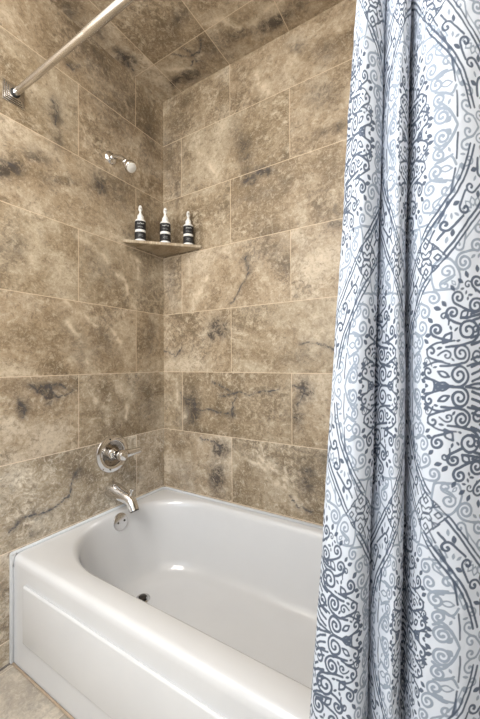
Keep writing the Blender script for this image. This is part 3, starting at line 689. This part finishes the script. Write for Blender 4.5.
zs = np.concatenate([np.linspace(.12, .50, 60)[:-1], np.linspace(.50, 1.60, 800), np.linspace(1.60, 1.966, 46)[1:]])
TK, Z = np.meshgrid(tk, zs, indexing='ij'); UU = np.meshgrid(us, zs, indexing='ij')[0]
def rowxy(c):
    return crom(None, [a for a, b in c], TK), crom(None, [b for a, b in c], TK)
xt, yt = rowxy(CT); xm, ym = rowxy(CM); xb, yb = rowxy(CB)
q = (Z-1.046)/.503
qc = np.clip(q, -1.7, 1.1)
def quad(b, m, t): return m+(t-b)/2*qc+(t+b-2*m)/2*qc*np.where(np.abs(qc) > 1, 1/np.maximum(np.abs(qc), 1), 1)*np.clip(np.abs(qc), 0, 1)*1.0
X = quad(xb, xm, xt); Y = quad(yb, ym, yt)
# gather to the rod at the top
g = np.clip((Z-1.50)/.45, 0, 1); g = g*g*(3-2*g)
Y = Y*(1-g)+g*(-.742+.42*(Y+.775)-.0); 
# hang outside the tub
lim = -.766; fl = np.clip((.62-Z)/.16, 0, 1); fl = fl*fl*(3-2*fl)
Yc = np.where(Y > lim, lim-.004+(Y-lim)*.03, Y); Y = Y*(1-fl)+Yc*fl
# crinkles
X = X+.0010*vnoise(UU, Z, 9, 21)+.0004*vnoise(UU, Z, 40, 22)
Y = Y+.0016*vnoise(UU*1.5, Z*.6, 12, 23)+.0006*vnoise(UU, Z, 45, 24)
# a softly crimped seam line keeps the cloth lively
dk, pl = print_lookup(UU+.0004*vnoise(UU, Z, 90, 31), Z+.0005*vnoise(UU, Z, 90, 32))
wear = .80+.20*np.clip(vnoise(UU, Z, 22, 33)+.6, 0, 1)
fib = 1-.22*np.clip(vnoise(UU, Z, 330, 34), 0, 1)
dk = dk*wear; pl = pl*(.7+.3*wear)
nu, nz = X.shape
me = bpy.data.meshes.new('shower_curtain')
V = np.stack([X, Y, Z], -1).reshape(-1, 3)
idx = np.arange(nu*nz).reshape(nu, nz)
Fq = np.stack([idx[:-1, :-1], idx[1:, :-1], idx[1:, 1:], idx[:-1, 1:]], -1).reshape(-1, 4)
me.vertices.add(len(V)); me.vertices.foreach_set('co', V.astype(np.float32).ravel())
me.loops.add(Fq.size); me.loops.foreach_set('vertex_index', Fq.astype(np.int32).ravel())
me.polygons.add(len(Fq)); me.polygons.foreach_set('loop_start', (np.arange(len(Fq))*4).astype(np.int32))
me.polygons.foreach_set('use_smooth', np.ones(len(Fq), bool))
me.update(calc_edges=True)
at = me.color_attributes.new('print', 'FLOAT_COLOR', 'POINT')
C = np.zeros((len(V), 4), np.float32); C[:, 0] = dk.ravel(); C[:, 1] = pl.ravel(); C[:, 3] = 1
at.data.foreach_set('color', C.ravel())
n = NT('printed_curtain_cloth')
a = n.t.nodes.new('ShaderNodeAttribute'); a.attribute_name = 'print'
s_ = n.t.nodes.new('ShaderNodeSeparateColor'); n.t.links.new(a.outputs[0], s_.inputs[0])
c = n.mix(n.ramp(s_.outputs[1], .15, .60, 0, .92), (.655, .71, .80), (.27, .325, .41))
c = n.mix(n.ramp(s_.outputs[0], .15, .80, 0, .95), c, (.075, .10, .15))
tc = n.node('ShaderNodeTexCoord', out=3)
bp = n.node('ShaderNodeBump', {'Strength': .12, 'Distance': .0006, 'Height': n.noise(tc, 900, 2)})
n.P(Base_Color=c, Roughness=.85, Normal=bp); n.b.inputs['Specular IOR Level'].default_value = .15
tl = n.t.nodes.new('ShaderNodeBsdfTranslucent'); n.set(tl.inputs[0], c)
mx = n.t.nodes.new('ShaderNodeMixShader'); mx.inputs[0].default_value = .22
n.t.links.new(n.b.outputs[0], mx.inputs[1]); n.t.links.new(tl.outputs[0], mx.inputs[2]); n.t.links.new(mx.outputs[0], n.out.inputs[0])
me.materials.append(n.m)
cur = bpy.data.objects.new('shower_curtain', me); col.objects.link(cur)
tag(cur, 'white fabric shower curtain printed with slate blue scrolls and medallions', 'shower curtain')
